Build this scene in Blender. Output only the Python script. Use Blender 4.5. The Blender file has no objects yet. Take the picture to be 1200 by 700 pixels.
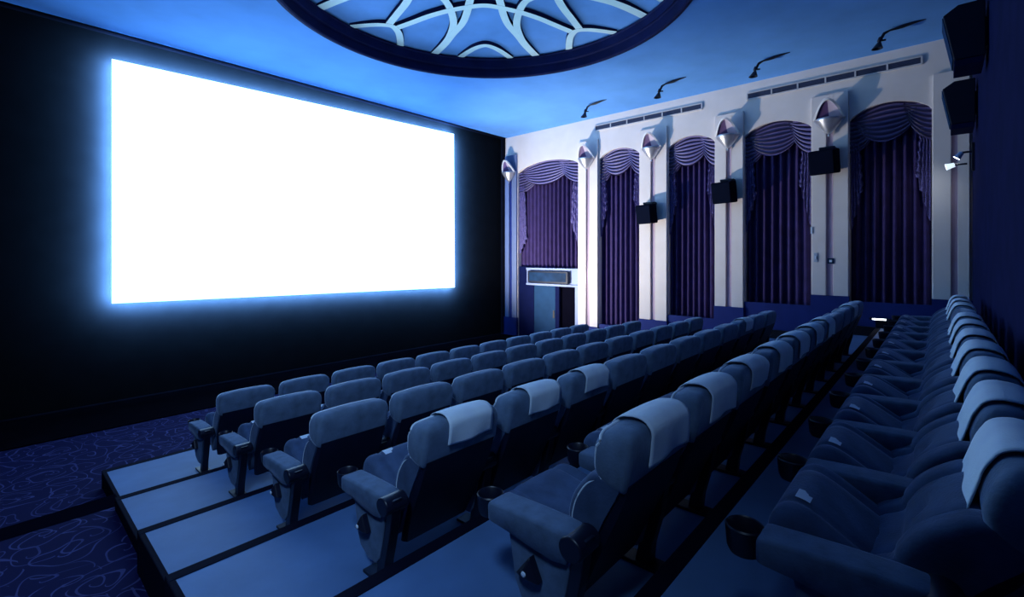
import bpy, math, random
from mathutils import Vector
random.seed(7)
S = 1.2                      # scene units are multiplied by this to give metres
col = bpy.context.scene.collection
PI = math.pi

# ------------------------------------------------------------------ materials
def mat(name, c, rough=.6, var=.0, scale=8., bump=.0, bscale=60., metal=0., sheen=0., emit=None, spec=.5, detail=4.):
    m = bpy.data.materials.new(name); m.use_nodes = True
    nt = m.node_tree; b = nt.nodes['Principled BSDF']
    b.inputs['Base Color'].default_value = (*c, 1); b.inputs['Roughness'].default_value = rough
    b.inputs['Metallic'].default_value = metal; b.inputs['Specular IOR Level'].default_value = spec
    if sheen:
        b.inputs['Sheen Weight'].default_value = sheen; b.inputs['Sheen Roughness'].default_value = .3
        b.inputs['Sheen Tint'].default_value = (.55, .7, 1, 1)
    tc = nt.nodes.new('ShaderNodeTexCoord')
    if var:
        n = nt.nodes.new('ShaderNodeTexNoise'); n.inputs['Scale'].default_value = scale; n.inputs['Detail'].default_value = detail
        r = nt.nodes.new('ShaderNodeValToRGB')
        r.color_ramp.elements[0].position = .3; r.color_ramp.elements[1].position = .7
        r.color_ramp.elements[0].color = (*[x * (1 - var) for x in c], 1)
        r.color_ramp.elements[1].color = (*[min(1, x * (1 + var)) for x in c], 1)
        nt.links.new(tc.outputs['Object'], n.inputs['Vector']); nt.links.new(n.outputs['Fac'], r.inputs['Fac'])
        nt.links.new(r.outputs['Color'], b.inputs['Base Color'])
    if bump:
        n2 = nt.nodes.new('ShaderNodeTexNoise'); n2.inputs['Scale'].default_value = bscale; n2.inputs['Detail'].default_value = 3
        bp = nt.nodes.new('ShaderNodeBump'); bp.inputs['Strength'].default_value = bump; bp.inputs['Distance'].default_value = .02
        nt.links.new(tc.outputs['Object'], n2.inputs['Vector']); nt.links.new(n2.outputs['Fac'], bp.inputs['Height'])
        nt.links.new(bp.outputs['Normal'], b.inputs['Normal'])
    if emit:
        b.inputs['Emission Color'].default_value = (*emit[:3], 1); b.inputs['Emission Strength'].default_value = emit[3]
    return m

M = {}
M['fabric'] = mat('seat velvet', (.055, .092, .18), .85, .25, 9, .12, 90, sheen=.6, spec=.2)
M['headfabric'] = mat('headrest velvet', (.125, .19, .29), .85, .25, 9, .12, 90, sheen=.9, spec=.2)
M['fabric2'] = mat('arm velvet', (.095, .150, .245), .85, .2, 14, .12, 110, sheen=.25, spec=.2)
M['backpanel'] = mat('dark back panel', (.004, .007, .028), .55, .2, 5, .05, 80, spec=.3)
M['black'] = mat('black plastic', (.004, .006, .020), .4, .2, 6, spec=.45)
M['cloth'] = mat('white headrest cloth', (.76, .87, 1.), .9, .06, 7, .15, 140, spec=.1)
M['tag'] = mat('white tag', (.65, .75, .88), .7, .05, 20)
M['rim_glint'] = mat('pale piping', (.72, .84, .95), .6, .05, 30, spec=.3)  # pale tubes along seat edges, painting in the screen's rim light
M['tread'] = mat('tier covering', (.085, .175, .36), .55, .16, 2.2, .03, 40, spec=.25, detail=8)
M['nosing'] = mat('black nosing', (.003, .004, .014), .8, .1, 10, spec=.05)
M['skirt'] = mat('navy tier skirt', (.012, .017, .055), .7, .2, 6, .05, spec=.2)
M['ceiling'] = mat('blue ceiling paint', (.14, .385, .87), .8, .10, 1.1, .02, 30, spec=.1, detail=6)
M['dome'] = mat('dome blue paint', (.16, .37, .82), .8, .10, 1.6, .02, 30, spec=.1)
M['rim'] = mat('navy dome rim', (.006, .011, .070), .7, .2, 3, spec=.1)
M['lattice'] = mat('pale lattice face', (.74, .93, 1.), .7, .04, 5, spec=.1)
M['latticeshade'] = mat('shaded lattice side', (.008, .013, .06), .7, .1, 5, spec=.1)  # bar sides coloured dark for the shade away from the screen
M['wall'] = mat('cream wall paint', (.80, .735, .70), .8, .035, 2.5, .04, 40, spec=.1)
M['wallshade'] = mat('shaded wall paint', (.15, .20, .36), .8, .05, 3, .03, 40, spec=.1)  # wall colour darkened to paint the shade on the corner pilaster
M['lilac'] = mat('lilac channel', (.50, .39, .50), .75, .05, 4, spec=.1)
M['dado'] = mat('royal blue dado', (.012, .028, .17), .7, .12, 3, .04, spec=.2)
M['baseboard'] = mat('black baseboard', (.004, .005, .012), .6, .1, 3, spec=.2)
M['velvet'] = mat('black velvet wall', (.0035, .0035, .006), .95, .2, 3, spec=.0)
M['backwall'] = mat('navy fabric wall', (.012, .015, .066), .9, .14, 3.0, .10, 60, spec=.05, detail=8)
M['curtain'] = mat('purple velvet drape', (.040, .024, .108), .75, .2, 5, .06, 70, sheen=.15, spec=.25)
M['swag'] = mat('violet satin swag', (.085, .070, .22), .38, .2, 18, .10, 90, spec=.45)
M['lace'] = mat('lilac fringe', (.13, .11, .30), .6, .75, 55, .5, 120, spec=.3)
M['niche'] = mat('dark niche', (.02, .014, .07), .8, .1, 3)
M['door'] = mat('slate blue door', (.018, .055, .13), .7, .08, 4, .03, spec=.04)
M['doorframe'] = mat('blue white door frame', (.24, .31, .52), .6, .05, 4)
M['doordark'] = mat('navy door surround', (.004, .008, .05), .7, .1, 4, spec=.04)
M['void'] = mat('dark doorway and step shade', (.003, .003, .008), .9, .1, 3, spec=0)
M['metal'] = mat('brushed sconce metal', (.62, .63, .68), .32, .10, 12, metal=.75)
M['spk'] = mat('black speaker cloth', (.002, .004, .014), .9, .1, 6, spec=.05)
M['sconcewhite'] = mat('ivory sconce rim', (.78, .74, .72), .5, .04, 10)
M['sconceshade'] = mat('shaded sconce leaf', (.10, .05, .17), .6, .08, 10)  # leaf on the shadowed side, its shade put into the colour
M['sconcelit'] = mat('lit sconce leaf', (.46, .38, .48), .6, .08, 10)  # same reflector on the lit side, painted lighter
M['sign'] = mat('blue glass sign panel', (.010, .034, .085), .5, .35, 4, spec=.08)
M['grille'] = mat('dark vent grille', (.05, .065, .13), .6, .1, 10)
M['ventframe'] = mat('vent frame', (.60, .58, .60), .6, .05, 10)
M['screen'] = mat('lit projection screen', (.8, .8, .8), .9, emit=(.36, .64, 1., 3.4))
M['strip'] = mat('added halo emitter', (.1, .1, .1), .9, emit=(.17, .46, 1., 1000.))  # emitter added to make the halo around the screen
M['strip2'] = mat('added halo emitter, right edge', (.1, .1, .1), .9, emit=(.17, .46, 1., 2300.))  # stronger, to even out the added halo on this side
M['halo'] = mat('black velvet stage wall', (.0055, .0058, .007), .95, .1, 3, spec=.0)
M['bulb'] = mat('lit bulb', (.9, .9, .9), .5, emit=(.85, .92, 1., 14.))
M['bulbdim'] = mat('dim bulb', (.9, .9, .9), .5, emit=(.7, .85, 1., 1.1))
M['bluelamp'] = mat('blue lamp body', (.18, .32, .62), .4, .1, 8)
M['switch'] = mat('grey switch plate', (.42, .50, .62), .5, .05, 12)

def fold_shade(m, dark, light, a=.47, b=.56):
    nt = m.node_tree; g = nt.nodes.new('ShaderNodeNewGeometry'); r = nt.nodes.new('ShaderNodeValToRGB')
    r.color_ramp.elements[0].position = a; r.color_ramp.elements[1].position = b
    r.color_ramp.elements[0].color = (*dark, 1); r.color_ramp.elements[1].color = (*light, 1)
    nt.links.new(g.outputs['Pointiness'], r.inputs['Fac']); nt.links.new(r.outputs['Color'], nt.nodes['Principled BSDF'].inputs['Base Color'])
fold_shade(M['swag'], (.012, .009, .05), (.22, .19, .42))  # fold light and shade put into the colour: dark creases, pale crests

def carpet_mat():
    m = bpy.data.materials.new('swirl carpet'); m.use_nodes = True
    nt = m.node_tree; N = nt.nodes; L = nt.links; b = N['Principled BSDF']
    b.inputs['Roughness'].default_value = .9; b.inputs['Specular IOR Level'].default_value = .1
    tc = N.new('ShaderNodeTexCoord')
    nz = N.new('ShaderNodeTexNoise'); nz.inputs['Scale'].default_value = 2.2; nz.inputs['Detail'].default_value = 1
    L.new(tc.outputs['Object'], nz.inputs['Vector'])
    wob = N.new('ShaderNodeVectorMath'); wob.operation = 'SCALE'; wob.inputs['Scale'].default_value = .35
    L.new(nz.outputs['Color'], wob.inputs[0])
    ad = N.new('ShaderNodeVectorMath'); L.new(tc.outputs['Object'], ad.inputs[0]); L.new(wob.outputs[0], ad.inputs[1])
    def layer(scale, turns, off):
        sh = N.new('ShaderNodeVectorMath'); sh.inputs[1].default_value = off; L.new(ad.outputs[0], sh.inputs[0])
        sc = N.new('ShaderNodeVectorMath'); sc.operation = 'SCALE'; sc.inputs['Scale'].default_value = scale
        L.new(sh.outputs[0], sc.inputs[0])
        v = N.new('ShaderNodeTexVoronoi'); v.voronoi_dimensions = '2D'; v.inputs['Scale'].default_value = 1; v.inputs['Randomness'].default_value = .75
        L.new(sc.outputs[0], v.inputs['Vector'])
        d = N.new('ShaderNodeVectorMath'); d.operation = 'SUBTRACT'; L.new(sc.outputs[0], d.inputs[0]); L.new(v.outputs['Position'], d.inputs[1])
        sp = N.new('ShaderNodeSeparateXYZ'); L.new(d.outputs[0], sp.inputs[0])
        def mth(op, a, bb=None, cc=None):
            q = N.new('ShaderNodeMath'); q.operation = op
            for i, x in enumerate((a, bb, cc)):
                if x is None: continue
                if isinstance(x, (int, float)): q.inputs[i].default_value = x
                else: L.new(x, q.inputs[i])
            return q.outputs[0]
        th = mth('DIVIDE', mth('ARCTAN2', sp.outputs[1], sp.outputs[0]), 2 * PI)
        r = v.outputs['Distance']
        fr = mth('FRACT', mth('ADD', mth('SUBTRACT', mth('MULTIPLY', r, turns), th), 10.0))
        line = mth('LESS_THAN', mth('ABSOLUTE', mth('SUBTRACT', fr, .5)), .045)
        inside = mth('LESS_THAN', r, .62)
        return mth('MULTIPLY', line, inside)
    a = layer(1.7, 3.6, (0, 0, 0)); c = layer(2.9, 2.6, (.37, .81, 0))
    mx = N.new('ShaderNodeMath'); mx.operation = 'MAXIMUM'; L.new(a, mx.inputs[0]); L.new(c, mx.inputs[1])
    n3 = N.new('ShaderNodeTexNoise'); n3.inputs['Scale'].default_value = 3; L.new(tc.outputs['Object'], n3.inputs['Vector'])
    mm = N.new('ShaderNodeMath'); mm.operation = 'MULTIPLY'; L.new(mx.outputs[0], mm.inputs[0]); L.new(n3.outputs['Fac'], mm.inputs[1])
    mix = N.new('ShaderNodeMix'); mix.data_type = 'RGBA'
    mix.inputs['A'].default_value = (.006, .007, .05, 1); mix.inputs['B'].default_value = (.085, .095, .27, 1)
    L.new(mm.outputs[0], mix.inputs['Factor']); L.new(mix.outputs['Result'], b.inputs['Base Color'])
    return m
M['carpet'] = carpet_mat()

# ------------------------------------------------------------------ mesh helpers
class MB:
    def __init__(self): self.v = []; self.f = []; self.mi = []
    def add(self, vs, fs, mi=0):
        o = len(self.v); self.v += [tuple(p) for p in vs]
        self.f += [tuple(i + o for i in f) for f in fs]; self.mi += [mi] * len(fs)
        return self
    def quad(self, a, b, c, d, mi=0): return self.add([a, b, c, d], [(0, 1, 2, 3)], mi)
    def box(self, x0, x1, y0, y1, z0, z1, mi=0):
        v = [(x, y, z) for z in (z0, z1) for y in (y0, y1) for x in (x0, x1)]
        return self.add(v, [(0, 2, 3, 1), (4, 5, 7, 6), (0, 1, 5, 4), (2, 6, 7, 3), (0, 4, 6, 2), (1, 3, 7, 5)], mi)
    def loft(self, rings, caps=True, closed=True, mi=0):
        n = len(rings[0]); vs = [p for r in rings for p in r]; fs = []
        for i in range(len(rings) - 1):
            for j in range(n if closed else n - 1):
                k = (j + 1) % n
                fs.append((i * n + j, i * n + k, (i + 1) * n + k, (i + 1) * n + j))
        if caps and closed:
            fs.append(tuple(range(n - 1, -1, -1))); o = (len(rings) - 1) * n; fs.append(tuple(range(o, o + n)))
        return self.add(vs, fs, mi)
    def tube(self, pts, r, n=8, mi=0):
        pts = [Vector(p) for p in pts]; rs = r if isinstance(r, (list, tuple)) else [r] * len(pts)
        rings = []
        for i, p in enumerate(pts):
            t = (pts[min(i + 1, len(pts) - 1)] - pts[max(i - 1, 0)]).normalized()
            a = Vector((0, 0, 1)) if abs(t.z) < .9 else Vector((1, 0, 0))
            u = t.cross(a).normalized(); w = t.cross(u)
            rings.append([p + rs[i] * (math.cos(2 * PI * k / n) * u + math.sin(2 * PI * k / n) * w) for k in range(n)])
        return self.loft(rings, mi=mi)
    def lathe(self, prof, c=(0, 0, 0), n=24, mi=0, caps=False):
        rings = [[(c[0] + r * math.cos(2 * PI * k / n), c[1] + r * math.sin(2 * PI * k / n), c[2] + z) for k in range(n)] for r, z in prof]
        return self.loft(rings, caps=caps, mi=mi)
    def xform(self, fn): self.v = [tuple(fn(Vector(p))) for p in self.v]; return self
    def build(self, name, m, parent=None, smooth=False, bevel=0, seg=2, angle=40, solid=0, loc=None):
        me = bpy.data.meshes.new(name)
        me.from_pydata([(x * S, y * S, z * S) for x, y, z in self.v], [], self.f)
        for mm in (m if isinstance(m, (list, tuple)) else [m]): me.materials.append(mm)
        for p, i in zip(me.polygons, self.mi): p.material_index = i; p.use_smooth = smooth
        me.update()
        import bmesh
        bm = bmesh.new(); bm.from_mesh(me)
        bmesh.ops.remove_doubles(bm, verts=bm.verts, dist=1e-6)
        bmesh.ops.recalc_face_normals(bm, faces=bm.faces); bm.to_mesh(me); bm.free()
        if smooth:
            try: me.set_sharp_from_angle(angle=math.radians(angle))
            except Exception: pass
        o = bpy.data.objects.new(name, me); col.objects.link(o)
        if loc: o.location = Vector(loc) * S
        if parent: o.parent = parent
        if solid:
            md = o.modifiers.new('thick', 'SOLIDIFY'); md.thickness = solid * S; md.offset = 0
        if bevel:
            md = o.modifiers.new('bevel', 'BEVEL'); md.width = bevel * S; md.segments = seg; md.limit_method = 'ANGLE'
        return o

def tag(o, label=None, cat=None, group=None, kind=None):
    if label: o['label'] = label
    if cat: o['category'] = cat
    if group: o['group'] = group
    if kind: o['kind'] = kind
    return o
def empty(name, loc, label, cat, group=None, rz=0):
    o = bpy.data.objects.new(name, None); col.objects.link(o)
    o.location = Vector(loc) * S; o.rotation_euler = (0, 0, rz); o.empty_display_size = .1
    return tag(o, label, cat, group)
def struct(o): o['kind'] = 'structure'; return o
def dup(o, parent=None):
    c = o.copy(); col.objects.link(c)
    if parent: c.parent = parent
    return c
def dup_tree(o, parent=None):
    c = dup(o, parent)
    for ch in list(o.children): dup_tree(ch, c)
    return c
def catmull(pts, n=4, closed=True):
    out = []; L = len(pts)
    for i in range(L if closed else L - 1):
        g = lambda k: Vector(pts[k % L]) if closed else Vector(pts[max(0, min(L - 1, k))])
        p0, p1, p2, p3 = g(i - 1), g(i), g(i + 1), g(i + 2)
        for k in range(n):
            t = k / n
            out.append(.5 * ((2 * p1) + (-p0 + p2) * t + (2 * p0 - 5 * p1 + 4 * p2 - p3) * t * t + (-p0 + 3 * p1 - 3 * p2 + p3) * t ** 3))
    if not closed: out.append(Vector(pts[-1]))
    return out
def rot2(p, a): return (p[0] * math.cos(a) - p[1] * math.sin(a), p[0] * math.sin(a) + p[1] * math.cos(a))
ORD = ['first', 'second', 'third', 'fourth', 'fifth', 'sixth', 'seventh', 'eighth', 'ninth', 'tenth', 'eleventh', 'twelfth']

# ------------------------------------------------------------------ room shell
CEIL = 3.39; WX = 10.0; FY = 9.3; BY = -.36; LX = -3.0
TF = [-2.085, -1.915, -1.745, -1.555, -1.35, -1.20]             # tier levels, front to back
TY = [6.03, 4.84, 3.78, 2.79, 1.78, .80, BY]                # their front edges
TL = [.736, .67, .632, .573, .55, .50]                        # their left ends

# carpeted aisle and front floor (stepped)
fl = MB()
AY = [FY + .16, 4.9, 2.8, .78, BY]; AZ = [-2.25, -2.01, -1.72, -1.40]
def slab(mb, y0, y1, z, zprev, x0, x1):
    mb.quad((x0, y0, z), (x1, y0, z), (x1, y1, z), (x0, y1, z))
    if zprev is not None: mb.quad((x0, y1, z), (x1, y1, z), (x1, y1, zprev), (x0, y1, zprev))
for i in range(4):
    slab(fl, AY[i + 1], AY[i], AZ[i], AZ[i - 1] if i else None, LX, 1.2 if i else WX + .2)
struct(fl.build('floor', M['carpet']))
struct(MB().box(LX, WX - .1, 8.0, FY + .15, -2.3, -2.235).build('trim_14', M['velvet']))  # black strip painting the carpet's fade into darkness before the screen wall
stp = MB(); stp.add([(LX, 5.0, -2.012), (LX, 4.895, -2.012), (.72, 4.895, -2.012), (.72, 5.17, -2.012)], [(0, 1, 2, 3)]); stp.quad((LX, 4.90, -2.25), (.72, 4.90, -2.25), (.72, 4.895, -2.012), (LX, 4.895, -2.012))  # black wedge painting the dark shade band at the aisle step
fl2 = MB().box(LX, WX + .3, BY, FY, -2.6, -2.5)
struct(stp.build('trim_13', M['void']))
struct(fl2.build('floor.001', M['skirt']))
for i in range(6):
    b = MB(); y1, y0 = TY[i], TY[i + 1]; xl, xr = TL[i], WX + .15
    b.box(xl + .03, xr, y0 - .02 if i < 5 else y0, y1 - .07, -2.5, TF[i])
    struct(b.build('floor_tier', M['tread']))
    t = MB()
    t.box(xl, xr, y1 - .07, y1, -2.5, TF[i] + .004)          # black nosing and riser
    t.box(xl, xl + .03, y0, y1 - .07, -2.5, TF[i] + .004)    # black end skirt
    struct(t.build('trim_%d' % (i + 1), M['nosing'], bevel=.004))

# ceiling with the round opening
CX, CY, CR = 4.39, 4.46, 2.70
cb = MB(); n = 128; x0, x1, y0, y1 = LX, WX + .2, BY - .05, FY - .045
inner, outer = [], []
for k in range(n):
    a = 2 * PI * k / n; ca, sa = math.cos(a), math.sin(a)
    inner.append((CX + CR * ca, CY + CR * sa, CEIL))
    t = min((x1 - CX) / ca if ca > 1e-9 else 1e9, (x0 - CX) / ca if ca < -1e-9 else 1e9,
            (y1 - CY) / sa if sa > 1e-9 else 1e9, (y0 - CY) / sa if sa < -1e-9 else 1e9)
    outer.append((CX + t * ca, CY + t * sa, CEIL))
cb.loft([inner, outer], caps=False)
for xx, yy in ((x0, y0), (x1, y0), (x1, y1), (x0, y1)):     # corner fillers
    ks = sorted(range(n), key=lambda k: (outer[k][0] - xx) ** 2 + (outer[k][1] - yy) ** 2)[:2]
    cb.add([outer[ks[0]], outer[ks[1]], (xx, yy, CEIL)], [(0, 1, 2)])
struct(cb.build('ceiling', M['ceiling']))
dm = MB(); dm.lathe([(2.66, CEIL + .33), (2.2, CEIL + .38), (1.5, CEIL + .43), (.8, CEIL + .46), (.01, CEIL + .47)], (CX, CY, 0), 96)
struct(dm.build('ceiling.001', M['dome'], smooth=True))

orn = empty('ceiling_ornament', (CX, CY, CEIL), 'round recessed ceiling ornament with navy rim and pale interlaced curved bars', 'ceiling ornament')
rm = MB(); rm.lathe([(2.745, -.001), (2.745, -.02), (2.70, -.025), (2.675, -.01), (2.675, .13), (2.655, .145), (2.63, .145), (2.63, .27), (2.615, .285), (2.61, .295), (2.68, .345)], n=128)
rm.build('rim', M['rim'], orn, smooth=True, angle=35)
def bar(pts, wd=.116, h=.065):
    """a curved bar on the dome, given by (radius, angle) points; two-sided strip with dark sides"""
    P = catmull([Vector((r * math.cos(math.radians(a)), r * math.sin(math.radians(a)), 0)) for r, a in pts], 8, False)
    b = MB(); L, R = [], []
    for i, p in enumerate(P):
        t = (P[min(i + 1, len(P) - 1)] - P[max(0, i - 1)]).normalized(); nn = Vector((-t.y, t.x, 0)) * wd / 2
        r = p.length; z = .30 + max(0, (2.66 - r)) * .045
        L.append((p + nn, z)); R.append((p - nn, z))
    rings = []
    for (l, z), (r, _) in zip(L, R):
        rings.append([(l.x, l.y, z), (r.x, r.y, z), (r.x, r.y, z + h), (l.x, l.y, z + h)])
    nq = len(rings); vs = [p for q in rings for p in q]
    for i in range(nq - 1):
        a, c = i * 4, (i + 1) * 4
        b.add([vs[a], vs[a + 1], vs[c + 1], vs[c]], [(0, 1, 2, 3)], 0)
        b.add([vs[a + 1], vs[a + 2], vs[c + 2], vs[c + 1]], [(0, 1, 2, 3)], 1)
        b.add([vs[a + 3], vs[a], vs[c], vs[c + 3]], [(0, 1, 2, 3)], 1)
    b.build('lattice_bar', [M['lattice'], M['latticeshade']], orn, smooth=True, angle=50)
for k in range(4):
    A = 45 + 90 * k; B = 90 * k
    bar([(2.12, A - 43), (1.78, A - 40), (1.44, A - 35.5), (1.15, A - 27), (.94, A - 12), (.885, A), (.94, A + 12), (1.15, A + 27), (1.44, A + 35.5), (1.78, A + 40), (2.12, A + 43)])
    for s in (-1, 1):
        bar([(2.62, A + 20.5 * s), (2.2, A + 18.6 * s), (1.85, A + 17.4 * s), (1.5, A + 15 * s), (1.23, A + 14.3 * s), (.9, A + 15.5 * s), (.68, A + 18 * s), (.48, A + 30 * s), (.36, A + 45 * s)])
    for ax in (A, B):
        bar([(2.62, ax - 10.3), (2.42, ax - 8), (2.22, ax - 4.5), (2.12, ax), (2.22, ax + 4.5), (2.42, ax + 8), (2.62, ax + 10.3)])
    bar([(2.62, B - 24), (2.25, B - 25.6), (1.95, B - 26.5), (1.6, B - 25.8), (1.36, B - 23.2), (1.1, B - 16), (.96, B - 7), (.94, B), (.96, B + 7), (1.1, B + 16), (1.36, B + 23.2), (1.6, B + 25.8), (1.95, B + 26.5), (2.25, B + 25.6), (2.62, B + 24)])

# front, back and left walls
struct(MB().box(LX - .1, WX + .3, FY + .16, FY + .23, -2.6, CEIL + .02).build('wall_front', M['halo']))
struct(MB().box(LX - .1, WX + .3, FY - .045, FY + .2, CEIL, CEIL + .1).build('trim_11', M['velvet']))  # black mask added to keep halo emitter light off the ceiling
struct(MB().box(WX - .02, WX + .3, FY + .0, FY + .2, -2.6, CEIL).build('trim_12', M['velvet']))  # black mask added to keep halo emitter light off the side wall
struct(MB().box(LX - .1, WX + .3, BY - .1, BY, -2.6, CEIL + .02).build('wall_back', M['backwall']))
struct(MB().box(LX - .1, LX, BY, FY, -2.6, CEIL + .02).build('wall_left', M['velvet']))

# right wall: pilaster bays with arched niches
BAYS = [(6.77, 8.82), (5.10, 6.18), (3.43, 4.43), (1.735, 2.865), (.10, 1.165)]       # y ranges of the niches
SPR, APX, NX = 2.335, 2.555, .22
CB = [-.36, -1.78, -1.41, -1.02, -.90]                     # bottoms of the drapes
PILS = [(8.82, FY, -1.74), (6.18, 6.77, -1.74), (4.43, 5.10, -1.43), (2.865, 3.43, -1.02), (1.165, 1.735, -.70), (BY, .10, -.68)]
w = MB()
def arch(y, a, b): s = (y - a) / (b - a); return SPR + (APX - SPR) * (1 - (2 * s - 1) ** 2) ** .75
for a, b in BAYS:
    n = 28
    for k in range(n):
        ya, yb = a + (b - a) * k / n, a + (b - a) * (k + 1) / n
        za, zb = arch(ya, a, b), arch(yb, a, b)
        w.quad((WX, ya, za), (WX, yb, zb), (WX, yb, CEIL), (WX, ya, CEIL))
        w.quad((WX, ya, za), (WX, yb, zb), (WX + NX, yb, zb), (WX + NX, ya, za))
    for y in (a, b): w.quad((WX, y, -2.5), (WX, y, SPR), (WX + NX, y, SPR), (WX + NX, y, -2.5))
for a, b, zb in PILS:
    w.quad((WX, a, -2.5), (WX, b, -2.5), (WX, b, CEIL), (WX, a, CEIL))
struct(w.build('wall_right', M['wall']))
struct(MB().box(WX + NX, WX + NX + .08, BY, FY, -2.6, CEIL).build('wall_right.001', M['niche']))
PT = 2.85; PX = WX - .055
for i, (a, b, zb) in enumerate(PILS):
    p = MB(); mid = (a + b) / 2; ch = .055
    if i == 5: a, mid = BY + .02, -.16; ch = .04
    if i == 0: b = FY - .02
    p.box(PX, WX, a + .012, mid - ch, zb, PT - .0); p.box(PX, WX, mid + ch, b - .012, zb, PT)
    p.box(PX - .0, WX, mid - ch, mid + ch, PT - .40, PT)
    struct(p.build('pilaster', M['wall' if i else 'wallshade'], bevel=.006))  # corner pilaster takes the darker colour as painted shade
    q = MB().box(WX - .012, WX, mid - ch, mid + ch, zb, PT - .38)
    struct(q.build('pilaster_channel', M['lilac' if i else 'dado']))  # corner channel darkened as part of the same painted shade
dd = MB(); bb = MB()
def floor_at(y):
    for i in range(6):
        if TY[i + 1] <= y < TY[i]: return TF[i]
    return -2.25
for a, b, zb in PILS: dd.box(WX - .07, WX + .02, a, b, -2.5, zb)
for i, (a, b) in enumerate(BAYS):
    if i: dd.box(WX - .02, WX + .02, a, b, -2.5, CB[i] + .12)
struct(dd.build('trim_7', M['dado']))
ys = [FY] + TY
for i in range(7):
    z = ([-2.25] + TF)[i]; y1, y0 = ys[i], ys[i + 1]
    if i == 0: y0 = TY[0]; bb.box(WX - .09, WX - .06, TY[0], 6.77, z, z + .14)
    else: bb.box(WX - .09, WX - .06, y0, y1, z, z + .16)
struct(bb.build('baseboard_right', M['baseboard']))
# a raised plinth box at the side end of the aisle (dark step with its light)
sl = MB().box(WX - .125, WX - .09, .68, .86, -1.20 + .0, -1.185); 
st = empty('step_light', (0, 0, 0), 'small white step light low on the blue dado by the back row', 'step light')
MB().box(WX - .12, WX - .09, .62, .88, -1.07, -1.03).build('housing', M['black'], st)
MB().box(WX - .125, WX - .118, .66, .84, -1.06, -1.042).build('lens', M['bulb'], st)

# door bay (first niche)
a, b = BAYS[0]
d = MB()
d.box(WX - .02, WX + .10, a + .0, b - .32, -.80, -.745); d.box(WX - .02, WX + .10, a, b - .32, -.38, -.325)
d.box(WX + .02, WX + .10, a, a + .23, -.75, -.38); d.box(WX + .02, WX + .10, b - .40, b - .32, -.75, -.38); d.box(WX + .03, WX + .1, a, b - .3, -.75, -.38)
struct(d.build('trim_8', M['doorframe'], bevel=.006))
d = MB(); d.box(WX + .04, WX + .12, b - .55, b, -2.25, -.75); d.box(WX + .05, WX + .12, b - .34, b, -.75, -.3)
d.box(WX + .02, WX + .10, 7.40, 7.53, -2.25, -.80)
struct(d.build('trim_9', M['doordark']))
struct(MB().box(WX + .02, WX + .08, a, a + .13, -2.25, -.80).build('trim_10', M['doorframe']))
dr = MB().box(WX + .05, WX + .10, 7.53, 8.27, -2.25, -.80)
dr = struct(dr.build('door_1', M['door'], bevel=.008))
MB().box(WX + .035, WX + .05, 7.57, 7.62, -1.65, -1.45).build('handle', M['black'], dr)
struct(MB().box(WX + .11, WX + .15, a + .1, 7.42, -2.25, -.80).build('door_2', M['void']))
sg = empty('sign_box', (WX, 7.72, -.56), 'unlit blue glass sign box above the doorway below the shortest drape', 'sign box')
MB().box(-.075, .02, -.66, .68, -.165, .155).build('casing', M['black'], sg, bevel=.01)
MB().box(-.083, -.073, -.60, .62, -.12, .11).build('panel', M['sign'], sg)

# ------------------------------------------------------------------ drapes
def drape_mesh(a, b, z0, z1, pleats, ph):
    m = MB(); n = pleats * 12; rows = 10; R = []
    for j in range(rows + 1):
        z = z0 + (z1 - z0) * j / rows; row = []
        for k in range(n + 1):
            s = k / n; f = s * pleats * 2 * PI + ph + .30 * math.sin(9 * s + ph) + .12 * math.sin(j * .5 + 7 * s)
            amp = .040 + .010 * math.sin(5.3 * s + ph)
            row.append((WX + .15 - amp * math.copysign(abs(math.sin(f)) ** .7, math.sin(f)), a + (b - a) * s, z))
        R.append(row)
    return m.loft(R, caps=False, closed=False)
def swag_mesh(att0, att1, top_rise, sag, s0=0., s1=1., folds=8, xo=0., skew=0.):
    m = MB(); T, N = folds * 6, 26; R = []
    for j in range(T + 1):
        t = j / T; row = []
        for k in range(N + 1):
            s = s0 + (s1 - s0) * k / N
            h = 4 * s * (1 - s)
            sh = h ** .62
            y = att0[0] + (att1[0] - att0[0]) * s
            z = att0[1] + (att1[1] - att0[1]) * s + top_rise * (1 - t) * h - sag * t * sh
            fold = abs(math.sin(folds * PI * t + .6 * math.sin(3 * s + skew)))
            x = WX + .098 - xo - .044 * (fold ** .8) * (.35 + .65 * h) - .012 * t * h
            row.append((x, y, z - .012 * fold))
        R.append(row)
    return m.loft(R, caps=False, closed=False)
def tail_mesh(yo, yi, zt, zo, zi, seed):
    """cascading tail: outer edge yo hangs to zo, inner edge yi to zi, stepped hem"""
    rnd = random.Random(seed); m = MB(); n, rows = 30, 40; R = []
    for j in range(rows + 1):
        t = j / rows; row = []
        for k in range(n + 1):
            s = k / n; st = (math.floor(s * 3.99) / 3.99) * .6 + s * .4
            zb = zo + (zi - zo) * st
            z = zt + (zb - zt) * t
            x = WX + .065 - .020 * math.sin(s * 4 * 2 * PI) - .008 * math.sin(t * 60 + s * 20)
            y = yo + (yi - yo) * s * (.75 + .25 * t) + .010 * math.sin(t * 34 + seed) * s
            row.append((x, y, z + .012 * math.sin(j * 2.1 + k)))
        R.append(row)
    return m.loft(R, caps=False, closed=False)
BL = ['short purple drape with violet swags above the doorway beside the screen', 'purple drape under an arch, first to the right of the doorway',
      'purple drape under an arch, second to the right of the doorway', 'purple drape under an arch, third to the right of the doorway',
      'darkest purple drape under the arch nearest the rear wall']
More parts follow.
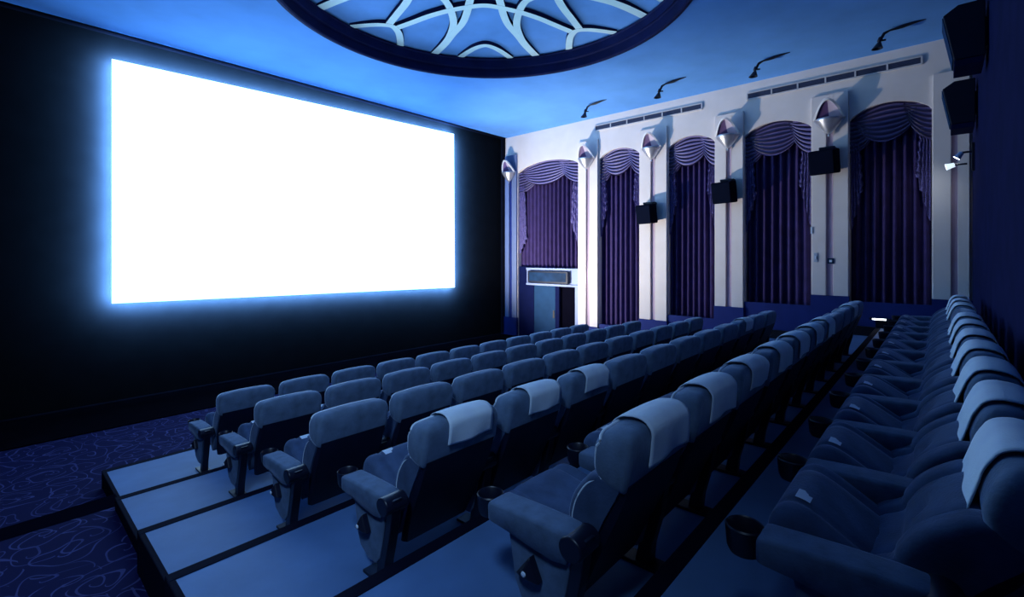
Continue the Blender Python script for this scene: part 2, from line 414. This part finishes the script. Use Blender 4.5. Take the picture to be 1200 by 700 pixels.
for i, (a, b) in enumerate(BAYS):
    wd = b - a; mid = (a + b) / 2
    e = empty('arched_drape', (0, 0, 0), BL[i], 'drape', 'purple drapes along the side wall')
    drape_mesh(a + .01, b - .01, CB[i], 2.45, 15 if i == 0 else 8, i * 1.3).build('curtain', M['curtain'], e, smooth=True, angle=80)
    q = wd / 1.06
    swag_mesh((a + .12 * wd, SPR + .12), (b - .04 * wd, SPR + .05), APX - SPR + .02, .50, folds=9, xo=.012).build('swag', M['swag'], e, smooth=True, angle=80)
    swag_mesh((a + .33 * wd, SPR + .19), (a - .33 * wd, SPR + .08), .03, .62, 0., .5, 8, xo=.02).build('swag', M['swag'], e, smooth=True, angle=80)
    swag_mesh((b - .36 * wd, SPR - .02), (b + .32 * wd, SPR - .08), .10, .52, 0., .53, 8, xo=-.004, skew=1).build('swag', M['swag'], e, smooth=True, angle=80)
    lo = .55 if i else .15
    tail_mesh(a + .012, a + .012 + .19 * min(q, 1.5), 2.02, lo, 1.45 if i else 1.0, i).build('tail', M['lace'], e, smooth=True, angle=70)
    tail_mesh(b - .012, b - .012 - .17 * min(q, 1.5), 1.95, lo - .1, 1.25 if i else .55, i + 9).build('tail', M['lace'], e, smooth=True, angle=70)

# ------------------------------------------------------------------ sconces
def make_sconce(loc, label):
    e = empty('wall_sconce', loc, label, 'sconce', 'shell sconces on the pilasters')
    # local: x<0 comes out of the wall, y along the wall, z up
    W, H = .235, .33
    def outline(t):     # t -1..1
        s = abs(t); y = W * (s ** .8) * (1 if t > 0 else -1)
        return Vector((-.26 + .16 * s ** 1.5, y, H * (1 - s ** 1.5)))
    N = 24; pts = [outline(-1 + 2 * k / N) for k in range(N + 1)]
    b = MB(); rings = []
    for p in pts:
        inn = Vector((p.x + .0, p.y * .86, p.z * .88 - .005)); bk = Vector((p.x + .05, p.y, p.z)); ib = Vector((p.x + .05, p.y * .86, p.z * .88 - .005))
        rings.append([p, inn, ib, bk])
    b.loft(rings, closed=True); b.build('rim', M['sconcewhite'], e, smooth=True, angle=40)
    b = MB(); spine = [Vector((-.02, 0, H * .86)), Vector((-.13, .0, -.02))]
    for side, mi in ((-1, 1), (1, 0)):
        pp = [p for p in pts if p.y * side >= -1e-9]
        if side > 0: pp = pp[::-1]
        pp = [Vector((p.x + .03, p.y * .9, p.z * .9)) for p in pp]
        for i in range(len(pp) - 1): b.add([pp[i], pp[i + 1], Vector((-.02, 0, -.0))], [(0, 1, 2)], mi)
    b.build('reflector', [M['sconceshade'], M['sconcelit']], e)
    b = MB(); rings = []
    for j in range(8):
        t = j / 7; r = (1 - t) ** .75
        rings.append([(-.02 - .235 * r * math.sin(PI * k / 16) - .03 * (1 - r), W * .97 * r * math.cos(PI * k / 16), -.27 * t) for k in range(17)])
    b.loft(rings, closed=False, caps=False)
    b.build('bowl', M['metal'], e, smooth=True, angle=60, solid=.006)
    b = MB().lathe([(.001, -.03), (.016, -.02), (.02, 0), (.012, .02), (.001, .025)], (-.055, 0, -.28), 12); b.build('finial', M['metal'], e, smooth=True)
    b = MB().box(-.04, .0, -.06, .06, -.1, .2); b.build('wall_plate', M['sconcewhite'], e, bevel=.01)
    return e
for (a, b, zb), nm, zz in zip(PILS[:5], ['shell sconce on the corner pilaster right beside the black screen wall', 'shell sconce on the pilaster just right of the doorway',
        'shell sconce on the pilaster above the smallest wall loudspeaker', 'shell sconce on the third pilaster right of the doorway', 'largest shell sconce, on the pilaster nearest the rear wall'],
        [2.36, 2.40, 2.40, 2.40, 2.40]):
    make_sconce((PX, (a + b) / 2, zz), nm)

# ------------------------------------------------------------------ loudspeakers
def rot_pts(b, ry=0, rz=0):
    def f(p):
        x, z = p.x * math.cos(ry) + p.z * math.sin(ry), -p.x * math.sin(ry) + p.z * math.cos(ry)
        return Vector((x * math.cos(rz) - p.y * math.sin(rz), x * math.sin(rz) + p.y * math.cos(rz), z))
    return b.xform(f)
def make_wall_speaker(loc, label):
    e = empty('loudspeaker', loc, label, 'loudspeaker', 'loudspeakers on the pilasters')
    ry, rz = -.14, -.22
    rot_pts(MB().box(-.30, -.08, -.21, .21, -.21, .21), ry, rz).build('cabinet', M['spk'], e, bevel=.025, seg=3)
    rot_pts(MB().box(-.315, -.298, -.19, .19, -.19, .19), ry, rz).build('grille', M['spk'], e, bevel=.008)
    b = MB().box(-.09, .0, -.10, .10, -.12, .25); b.box(-.2, .0, -.12, .12, .19, .235); b.build('bracket', M['black'], e, bevel=.01)
    return e
make_wall_speaker((PX, 4.78, .95), 'smallest black loudspeaker, on the second pilaster right of the doorway')
make_wall_speaker((PX, 3.13, 1.28), 'middle of the three black loudspeakers on the cream pilasters')
make_wall_speaker((PX, 1.46, 1.66), 'black loudspeaker on the pilaster between the two rearmost drapes')
def make_back_speaker(loc, label):
    e = empty('surround_loudspeaker', loc, label, 'loudspeaker', 'loudspeakers on the rear wall')
    b = MB(); pr = [(.02, .28), (.22, .28), (.335, .20), (.25, -.28), (.02, -.28)]
    b.loft([[(x, y, z) for y, z in pr] for x in (-.22, .22)]); b.build('cabinet', M['black'], e, bevel=.008)
    g = MB(); gp = [(.22, .275), (.332, .195), (.342, .20), (.225, .285)]
    g.quad((-.20, .338, .185), (.20, .338, .185), (.20, .258, -.265), (-.20, .258, -.265)); g.build('grille', M['door'], e, solid=.008)
    MB().box(-.22, .22, .03, .25, -.35, -.285).build('lower_baffle', M['doordark'], e, bevel=.006)
    MB().box(-.06, .06, -.005, .03, -.15, .15).build('bracket', M['black'], e)
    return e
make_back_speaker((6.9, BY + .005, 2.30), 'upper large black loudspeaker on the rear wall near the ceiling')
make_back_speaker((8.75, BY + .005, 2.02), 'lower black loudspeaker on the rear wall, nearer the corner')
def make_spot(loc, rx, label, lampm):
    e = empty('wall_spotlight', loc, label, 'spotlight', 'small spotlights on the rear wall')
    b = MB().lathe([(.001, 0), (.03, .0), (.033, .03), (.044, .08), (.046, .095)], n=18)
    ca, sa = math.cos(rx), math.sin(rx)
    f = lambda p: Vector((p.x, p.z * ca + .13 - p.y * sa, -p.z * sa - p.y * ca))
    b.xform(f).build('head', lampm, e, smooth=True)
    c = MB().lathe([(.001, .092), (.042, .092)], n=18).xform(f); c.build('lamp', M['bulb'], e)
    MB().tube([(0, 0, .0), (0, .10, 0), (0, .14, 0)], .014).build('arm', M['black'], e, smooth=True)
    return e
make_spot((9.35, BY, 1.48), .9, 'blue-bodied small spotlight just under the lower rear wall loudspeaker', M['bluelamp'])
make_spot((9.25, BY + .08, 1.30), .25, 'lowest glowing white spotlight on the rear wall corner', M['bulbdim'])
MB().box(9.3, 9.4, BY, BY + .03, 1.2, 1.6).build('mounting_rail', M['black'])
tag(bpy.data.objects['mounting_rail'], 'short black vertical rail behind the two small rear wall spotlights', 'rail')

# ceiling lamps
def make_ceiling_lamp(loc, label):
    e = empty('ceiling_spotlight', loc, label, 'ceiling spotlight', 'black spotlights under the ceiling')
    MB().tube([(0.02, -.5, -.012), (0.015, -.38, -.018), (.01, -.24, -.035), (0, -.1, -.05), (0, -.03, -.075), (0, 0, -.13)], [.004, .016, .026, .014, .022, .022], 10).build('arm', M['black'], e, smooth=True)  # stem drawn out along the ceiling into a taper for its cast shadow
    MB().lathe([(.001, 0), (.03, 0), (.034, -.05), (.02, -.07), (.03, -.09), (.05, -.13), (.072, -.17), (.066, -.17), (.03, -.10)], (0, .01, -.12), 16).xform(lambda p: Vector((p.x - .25 * (p.z + .12) * -.6, p.y - (p.z + .12) * .25, p.z))).build('shade', M['black'], e, smooth=True)
    MB().tube([(0, 0, -.17), (0, -.05, -.175)], .014).build('knob', M['black'], e)
    return e
for (x, y), nm in zip([(8.94, 5.85), (8.82, 4.06), (8.9, 2.35), (8.95, .65)],
        ['black ceiling spotlight nearest the screen', 'black ceiling spotlight, second from the screen', 'black ceiling spotlight, third from the screen', 'black ceiling spotlight nearest the rear wall']):
    make_ceiling_lamp((x, y, CEIL), nm)

# vents
for y0, y1, nseg, nm in ((3.69, 6.28, 6, 'long grey air vent high on the side wall, nearer the screen'), (.22, 2.81, 6, 'long grey air vent high on the side wall, nearer the rear')):
    e = empty('air_vent', (WX, 0, 0), nm, 'air vent', 'air vents above the arches')
    f = MB(); f.box(-.03, 0, y0, y1, 3.055, 3.075); f.box(-.03, 0, y0, y1, 3.175, 3.195)
    for k in range(nseg + 1):
        y = y0 + (y1 - y0) * k / nseg; f.box(-.03, 0, y - .012, y + .012, 3.07, 3.18)
    f.build('frame', M['ventframe'], e)
    g = MB(); g.box(-.01, 0, y0, y1, 3.07, 3.18)
    for k in range(5): g.box(-.022, -.008, y0 + .01, y1 - .01, 3.082 + k * .02, 3.09 + k * .02)
    g.build('grille', M['grille'], e)
# switches
for y, z, h, wd, nm, mm in ((1.655, -.03, .16, .06, 'upper grey switch plate on the pilaster nearest the rear', 'switch'), (1.43, -.09, .10, .10, 'lower small switch box on the pilaster nearest the rear', 'sign')):
    e = empty('switch_plate', (PX, y, z), nm, 'switch')
    MB().box(-.012, 0, -wd / 2, wd / 2, -h / 2, h / 2).build('plate', M[mm], e, bevel=.003)
    MB().box(-.025, -.01, -wd / 5, wd / 5, -h / 5, h / 5).build('rocker', M['tag'], e, bevel=.003)
tag(MB().box(PX - .015, PX, 1.705, 1.735, .40, .52).build('wall_tag', M['tag']), 'tiny white tag on the edge of the pilaster nearest the rear', 'tag')

# ------------------------------------------------------------------ projection screen
SC = [(1.226, -.708), (7.905, -.798), (7.879, 3.078), (1.226, 2.919)]; SY = 9.27; SC = [(x * SY / 9.1, z * SY / 9.1) for x, z in SC]
sc = empty('projection_screen', ((SC[0][0] + SC[1][0]) / 2, SY, 1.1), 'huge glowing white cinema screen on the black front wall', 'cinema screen')
ox, oz = (SC[0][0] + SC[1][0]) / 2, 1.1
b = MB(); b.loft([[(x - ox, yy, z - oz) for x, z in SC] for yy in (0, .012)])
b.build('screen_surface', M['screen'], sc)
cxm, czm = 0, 0
def inset(p, d):
    x, z = p; return (x - ox + (d if x < ox else -d), z - oz + (d if z < oz else -d))
b = MB(); b.loft([[(*(lambda q: (q[0], yy, q[1]))(inset(p, .004)),) for p in SC] for yy in (.013, .022)])
b.build('backing', M['velvet'], sc)  # added to block the halo emitters toward the room
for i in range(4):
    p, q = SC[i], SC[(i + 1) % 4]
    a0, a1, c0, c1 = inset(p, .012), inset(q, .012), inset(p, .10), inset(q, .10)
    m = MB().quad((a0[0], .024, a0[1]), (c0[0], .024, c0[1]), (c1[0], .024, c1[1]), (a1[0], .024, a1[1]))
    m.build('halo_emitter', M['strip2' if i == 1 else 'strip'], sc)  # added emitters facing the wall, hidden behind the screen edges
m = MB()
for x in (-2.2, 0, 2.2): m.box(x - .05, x + .05, .02, FY + .15 - SY, -.8, 1.2)
m.build('standoff', M['black'], sc)

# ------------------------------------------------------------------ seats
PITCH = .587; HW = .253
def corner(u, p=6): return max(0., 1 - abs(u) ** p) ** (1 / p)
_h = [0, .18, .35, .5, .56, .60, .64, .70, .78, .84, .87, .90, .93, .955, .975, .99, 1]
US = [-u for u in _h[:0:-1]] + _h
def inset_by(u, r=.036):
    e = max(0., (abs(u) * HW - (HW - r)) / r)
    return r * (1 - math.sqrt(max(0., 1 - e * e)))
def shrink(y, z, cy, cz, d):
    L = math.hypot(y - cy, z - cz)
    return (y, z) if L < 1e-6 else (cy + (y - cy) * max(.2, 1 - d / L), cz + (z - cz) * max(.2, 1 - d / L))
def backrest_mb():
    fr = [(.295, .20), (.318, .265), (.298, .335), (.250, .388), (.246, .425), (.228, .485), (.185, .55), (.130, .595)]
    bk = [(.035, .585), (.10, .44), (.17, .28), (.225, .17)]
    ring = catmull([Vector((0, y, z)) for y, z in fr + bk], 4)
    b = MB(); R = []
    for u in US:
        ins = inset_by(u, .034); row = []
        for p in ring:
            yr = .035 + (.585 - p.z) * .458            # rear line at this height
            dy = p.y - yr
            g = 0
            if dy > .03:
                g = -.016 * math.exp(-((abs(u) - .60) / .05) ** 2) + (.012 if abs(u) > .62 else 0) * corner(u, 4)
                for zc in (.30, .47): g -= .032 * math.exp(-(u / .15) ** 2 - ((p.z - zc) / .03) ** 2)
            k = 1 - .8 * ins / .034 * .5
            row.append((u * (HW - .004), yr + max(0, dy + g - ins * (1 if dy > .06 else .3)) if dy > 0 else p.y, p.z))
        R.append(row)
    return b.loft(R)
HEAD = [(.122, .580), (.142, .62), (.142, .69), (.126, .738), (.090, .760), (.035, .764), (.004, .752), (-.004, .70), (.006, .62), (.020, .562), (.034, .552), (.075, .558)]
def head_ring(): return catmull([Vector((0, y, z)) for y, z in HEAD], 4)
def head_pt(p, u):
    y, z = shrink(p.y, p.z, .065, .665, inset_by(u, .030))
    k = max(0, (z - .60) / .165)
    z -= k * (inset_by(u, .060) * .75 + .014 * u * u)
    return (u * HW, y, z)
def headrest_mb():
    b = MB(); r = head_ring()
    return b.loft([[head_pt(p, u) for p in r] for u in US])
def panel_mb():
    b = MB(); sec = []
    for y, z, hw in ((.022, .578, .236), (.060, .47, .240), (.125, .33, .236), (.185, .20, .222), (.222, .115, .205)):
        sec.append([(-hw, y + .012, z), (-hw + .012, y - .010, z), (hw - .012, y - .010, z), (hw, y + .012, z), (hw, y + .026, z), (-hw, y + .026, z)])
    return b.loft(sec)
def cushion_mb(ang):
    pr = [(.0, -.045), (.16, -.06), (.29, -.055), (.345, -.03), (.365, .025), (.345, .075), (.29, .095), (.16, .085), (.03, .07), (-.02, .02)]
    ring = catmull([Vector((0, y, z)) for y, z in pr], 4); b = MB(); R = []
    hw = .226
    for u in US:
        row = []
        for p in ring:
            y, z = shrink(p.y, p.z, min(max(p.y, .05), .30), .015, inset_by(u, .04))
            if p.z > .05: z += .008 * (1 - u * u) - .010 * math.exp(-((abs(u) - .62) / .06) ** 2)
            yy, zz = rot2((y, z), ang)
            row.append((u * hw, .275 + yy, .235 + zz))
        R.append(row)
    return b.loft(R)
def label_mb(ang):
    b = MB(); R = []
    for u in (-.032, .032):
        row = []
        for y, z in ((.335, .088), (.322, .093), (.308, .0965), (.295, .098)):
            yy, zz = rot2((y, z), ang); row.append((u - .10, .275 + yy + .002, .235 + zz + .004))
        R.append(row)
    return b.loft(R, closed=False, caps=False)
def arm_mb(hw=.058):
    prof = [(-hw * .97, -.5), (-hw, .80), (-hw * .93, .95), (-hw * .72, 1), (hw * .72, 1), (hw * .93, .95), (hw, .80), (hw * .97, -.5), (hw * .8, -.6), (-hw * .8, -.6)]
    st = [(.155, .470, .055, .8), (.165, .472, .066, .95), (.22, .474, .072, 1), (.32, .472, .066, 1), (.42, .467, .054, 1), (.505, .461, .046, 1), (.516, .458, .042, .97), (.520, .452, .034, .92)]
    b = MB(); return b.loft([[(x * s, y, zt - h + h * zz) for x, zz in prof] for y, zt, h, s in st])
def armpanel_mb(hw):
    pl = [(.450, .38), (.435, .33), (.405, .17), (.375, .11), (.30, .075), (.235, .075), (.205, .11), (.175, .22), (.148, .36), (.145, .38)]
    b = MB(); return b.loft([[(x, y, z) for y, z in pl] for x in (-hw, hw)])
def post_mb():
    b = MB(); b.loft([[(-.026, y0, z), (.026, y0, z), (.026, y1, z), (-.026, y1, z)] for y0, y1, z in ((.095, .16, .42), (.125, .185, .25), (.165, .225, .10), (.175, .245, .0))])
    b.box(-.045, .045, .12, .33, 0, .016); return b
def hinge_mb():
    b = MB(); ring = [(.040 * math.sin(2 * PI * k / 18), .040 * math.cos(2 * PI * k / 18)) for k in range(18)]
    return b.loft([[(x, .14 + 1.15 * yy, .432 + 1.05 * zz) for yy, zz in ring] for x in (-.060, -.052, .052, .060)])
def cup_mb():
    b = MB(); b.lathe([(.001, -.075), (.042, -.075), (.049, -.06), (.054, 0), (.050, .004), (.046, 0), (.041, -.055), (.001, -.06)], (0, .545, .452), 24)
    b.box(-.03, .03, .46, .505, .40, .44); return b
def light_mb():
    b = MB(); tri = [(.375, .215), (.27, .215), (.312, .295)]; t2 = [(.345, .228), (.30, .228), (.318, .262)]
    return b.loft([[(-.0, y, z) for y, z in tri], [(-.028, y, z) for y, z in tri], [(-.048, y, z) for y, z in t2]])

UP = math.radians(26); DN = math.radians(5)
P = {}
def proto(key, name, mb, m, **k): o = mb.build(name, m, None, **k); P[key] = o; return o
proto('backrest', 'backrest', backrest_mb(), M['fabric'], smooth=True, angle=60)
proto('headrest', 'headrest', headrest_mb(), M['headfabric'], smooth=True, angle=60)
def glint_h():
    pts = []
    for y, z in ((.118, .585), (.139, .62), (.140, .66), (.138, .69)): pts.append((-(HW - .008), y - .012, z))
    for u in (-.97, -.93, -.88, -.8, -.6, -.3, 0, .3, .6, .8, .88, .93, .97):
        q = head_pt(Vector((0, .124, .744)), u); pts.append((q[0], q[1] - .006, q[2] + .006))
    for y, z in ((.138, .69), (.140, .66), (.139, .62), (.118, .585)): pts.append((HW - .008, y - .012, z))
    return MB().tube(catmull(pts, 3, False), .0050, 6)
def glint_b():
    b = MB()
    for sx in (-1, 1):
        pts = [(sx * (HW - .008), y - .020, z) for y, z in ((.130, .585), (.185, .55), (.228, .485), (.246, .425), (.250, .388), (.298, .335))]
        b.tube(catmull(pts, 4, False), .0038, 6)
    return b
proto('glint_h', 'rim_glint', glint_h(), M['rim_glint'], smooth=True)  # rim light on the headrest edge, built as a pale tube
proto('glint_b', 'rim_glint', glint_b(), M['rim_glint'], smooth=True)  # rim light on the backrest edges, built as pale tubes
proto('panel', 'back_panel', panel_mb(), M['backpanel'], smooth=True, angle=35)
proto('cush_up', 'seat_cushion', cushion_mb(UP), M['fabric'], smooth=True, angle=60)
proto('cush_dn', 'seat_cushion', cushion_mb(DN), M['fabric'], smooth=True, angle=60)
proto('label_up', 'number_tag', label_mb(UP), M['tag'], smooth=True)
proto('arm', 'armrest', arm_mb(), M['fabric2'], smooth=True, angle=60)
proto('armpanel', 'armrest_panel', armpanel_mb(.032), M['fabric2'], bevel=.008)
proto('post', 'support_post', post_mb(), M['black'], bevel=.004)
proto('hinge', 'hinge_cover', hinge_mb(), M['black'], smooth=True, angle=50, bevel=.006)
proto('cup', 'cup_holder', cup_mb(), M['black'], smooth=True, angle=45)
proto('alight', 'aisle_light', light_mb(), M['black'], bevel=.004)
proto('abulb', 'bulb', MB().lathe([(.001, .008), (.008, .006), (.011, 0), (.001, -.002)], n=10).xform(lambda p: Vector((-.046 - p.z, .32 + p.x, .242 + p.y))), M['tag'])

def put(key, parent, x=0., y=0., zz=0.):
    o = P[key].copy(); col.objects.link(o); o.parent = parent; o.location = (x * S, y * S, zz * S); return o

LEAN = math.radians(14)
def lean(o, base):
    """tip a back part about the seat hinge, as on the reclining back row"""
    p = Vector((0, .20, .30)); q = Vector((0, p.y * math.cos(LEAN) - p.z * math.sin(LEAN), p.y * math.sin(LEAN) + p.z * math.cos(LEAN)))
    o.rotation_euler = (LEAN, 0, 0); o.location = (Vector(base) + p - q) * S
ROWS = [(5.073, 'front row'), (3.941, 'second row from the screen'), (2.83, 'third row from the screen'), (1.776, 'fourth row from the screen'), (.755, 'fifth row from the screen'), (-.14, 'back row against the rear wall')]
RX = [1.728, 1.674, 1.61, 1.606, 1.655, 1.81]
COV = {3: {0: .03, 1: .05, 2: .06, 8: .05}, 4: {0: .055, 1: .05, 2: .05, 3: .05, 4: .05, 5: .05, 6: .05, 9: .0}, 5: {k: .0 for k in range(11) if k not in (7,)}}
def cover_mb(zf, zr, hw, seed, dx, skew=0.):
    rnd = random.Random(seed); path = [(.156, zf), (.150, .640), (.146, .70), (.126, .750), (.078, .775), (.026, .774), (-.009, .745), (-.011, .69), (-.004, zr)]
    pp = catmull([Vector((0, y, z)) for y, z in path], 5, False); b = MB(); R = []; n = 14; p1, p2 = rnd.random() * 6, rnd.random() * 6
    L = len(pp)
    for j, p in enumerate(pp):
        t = j / (L - 1); row = []
        for k in range(n + 1):
            s = -1 + 2 * k / n; u = (dx + s * hw) / HW
            q = head_pt(Vector((0, p.y, max(p.z, .60))), max(-1, min(1, u)))
            edge = max(0, abs(t - .5) * 2 - .6)
            off = .006 * math.sin(4 * s + p1 + 3 * t) * edge * 2 + .004
            z = q[2] + min(0, p.z - .60) + .010 * edge * math.sin(3 * s + p2)
            if t < .3: z -= skew * (s + 1) * .5 * (.3 - t) / .3
            yy = q[1] + (off if t < .5 else -off); 
            if .3 < t < .7: z += .003
            row.append((dx + s * hw + skew * .3 * max(0, .3 - t), yy, z))
        R.append(row)
    return b.loft(R, caps=False, closed=False)
for r, (ry, rname) in enumerate(ROWS):
    for k in range(11):
        x = RX[r] + PITCH * k; z = TF[r]
        if k == 0: lab = 'grey-blue cinema seat at the left aisle end of the %s' % rname
        elif k == 10: lab = 'grey-blue cinema seat at the far right end of the %s' % rname
        else: lab = 'grey-blue cinema seat, %s from the left end of the %s' % (ORD[k], rname)
        if (r, k) == (4, 0): lab = 'grey-blue cinema seat with lowered cushion at left end of the %s' % rname
        e = empty('cinema_seat', (x, ry, z), lab, 'cinema seat', 'cinema seats in the ' + rname)
        bk = [put('backrest', e), put('headrest', e), put('panel', e)]
        if r < 5: put('glint_b', bk[0]); put('glint_h', bk[1])
        else:
            for o in bk: lean(o, (0, 0, 0))
        down = (r, k) in ((4, 0), )
        cu = put('cush_dn' if down else 'cush_up', e, 0, -.065 if r == 5 else 0., -.01 if r == 5 else 0.); None if down else put('label_up', cu)
        for ax in ([-PITCH / 2 - .012] + ([PITCH / 2 + .012] if k == 10 else [])):
            if k == 0: ax -= .022
            ay = 0.
            put('arm', e, ax, ay, -.042); ap = put('armpanel', e, ax, ay); put('post', e, ax, ay); put('hinge', e, ax, ay, -.042); put('cup', e, ax + .005, ay + .02, -.042)
            if k == 0:
                al = put('alight', ap, 0); al.location = (-.032 * S, 0, 0); put('abulb', al, 0)
        if r in COV and k in COV[r]:
            rnd = random.Random(r * 50 + k)
            if r == 5: mb = cover_mb(.50 + .03 * rnd.random(), .62, .165, r * 50 + k, .0 + .03 * rnd.uniform(-1, 1), .10 if k == 1 else .03 * rnd.random())
            else: mb = cover_mb(.64, .615 + .02 * rnd.random(), .150 if r == 3 else .165, r * 50 + k, COV[r][k] + .012 * rnd.uniform(-1, 1))
            ordw = {0: 'left aisle end', 10: 'far right end'}.get(k)
            sr = rname.replace(' from the screen', '').replace(' against the rear wall', ''); cl = 'white cloth on the headrest of the %s seat, %s' % (ordw or ORD[k] + ' from left', sr)
            o = mb.build('headrest_cloth', M['cloth'], smooth=True, angle=80, solid=.004, loc=(x, ry, z))
            if r == 5: lean(o, (x, ry, z))
            tag(o, cl, 'cloth', 'headrest cloths in the ' + rname)

for o in P.values(): bpy.data.objects.remove(o)

# ------------------------------------------------------------------ lights
def light(name, kind, loc, energy, color, target=None, size=1., sizey=None, spot=None, blend=.5, radius=.1):
    l = bpy.data.lights.new(name, kind); l.energy = energy; l.color = color
    if kind == 'AREA':
        l.shape = 'RECTANGLE'; l.size = size * S; l.size_y = (sizey or size) * S
    else: l.shadow_soft_size = radius * S
    if kind == 'SPOT': l.spot_size = math.radians(spot); l.spot_blend = blend
    o = bpy.data.objects.new(name, l); col.objects.link(o); o.location = Vector(loc) * S
    if target is not None:
        o.rotation_euler = (Vector(target) - Vector(loc)).to_track_quat('-Z', 'Y').to_euler()
    return o
light('stage_floodlight', 'SPOT', (6.4, 8.7, -1.95), 2700, (1, .93, .86), (10, 6.6, 1.3), spot=98, blend=1., radius=.05)
light('pilaster_hotspot', 'POINT', (9.72, 6.62, -.52), 3.5, (1, .97, .95), radius=.0)  # unseen point light without fixture, for the hot spot on the pilaster
light('ceiling_fill', 'SPOT', (3.6, 7.4, -1.9), 420, (.45, .70, 1), (4.0, 6.9, 3.4), spot=150, blend=1., radius=.3)  # added fill without fixture, brightens the ceiling
light('dome_fill', 'SPOT', (CX, CY, .5), 190, (.55, .85, 1), (CX, CY, 3.4), spot=88, blend=.3, radius=.02)  # added fill from below, brightens the dome bars
light('aisle_fill', 'SPOT', (-1.3, .1, 3.2), 1000, (.36, .61, 1), (.9, 4.7, -1.9), spot=86, blend=1., radius=.4)  # added unseen fill for the left treads and seat backs
light('rear_corner_spot', 'SPOT', (9.27, .0, 1.27), 5, (.8, .9, 1), (10, .3, .9), spot=100, blend=1., radius=.0)

wd = bpy.data.worlds.new('room ambience'); bpy.context.scene.world = wd; wd.use_nodes = True
wd.node_tree.nodes['Background'].inputs['Color'].default_value = (.05, .1, .3, 1); wd.node_tree.nodes['Background'].inputs['Strength'].default_value = .02

# ------------------------------------------------------------------ camera
cd = bpy.data.cameras.new('camera'); cam = bpy.data.objects.new('camera', cd); col.objects.link(cam)
cd.sensor_fit = 'HORIZONTAL'; cd.sensor_width = 36; cd.lens = 36 * 555 / 1200
cd.shift_y = -50 / 1200; cd.clip_start = .02
cam.location = (0, 0, 0)
yaw = math.atan(502 / 555)                                   # x axis lies this far right of the view direction
fx, fy = math.cos(yaw), math.sin(yaw)
cam.rotation_euler = Vector((fx, fy, 0)).to_track_quat('-Z', 'Y').to_euler()
sce = bpy.context.scene; sce.camera = cam
sce.view_settings.view_transform = 'Standard'; sce.view_settings.look = 'None'; sce.view_settings.exposure = 0
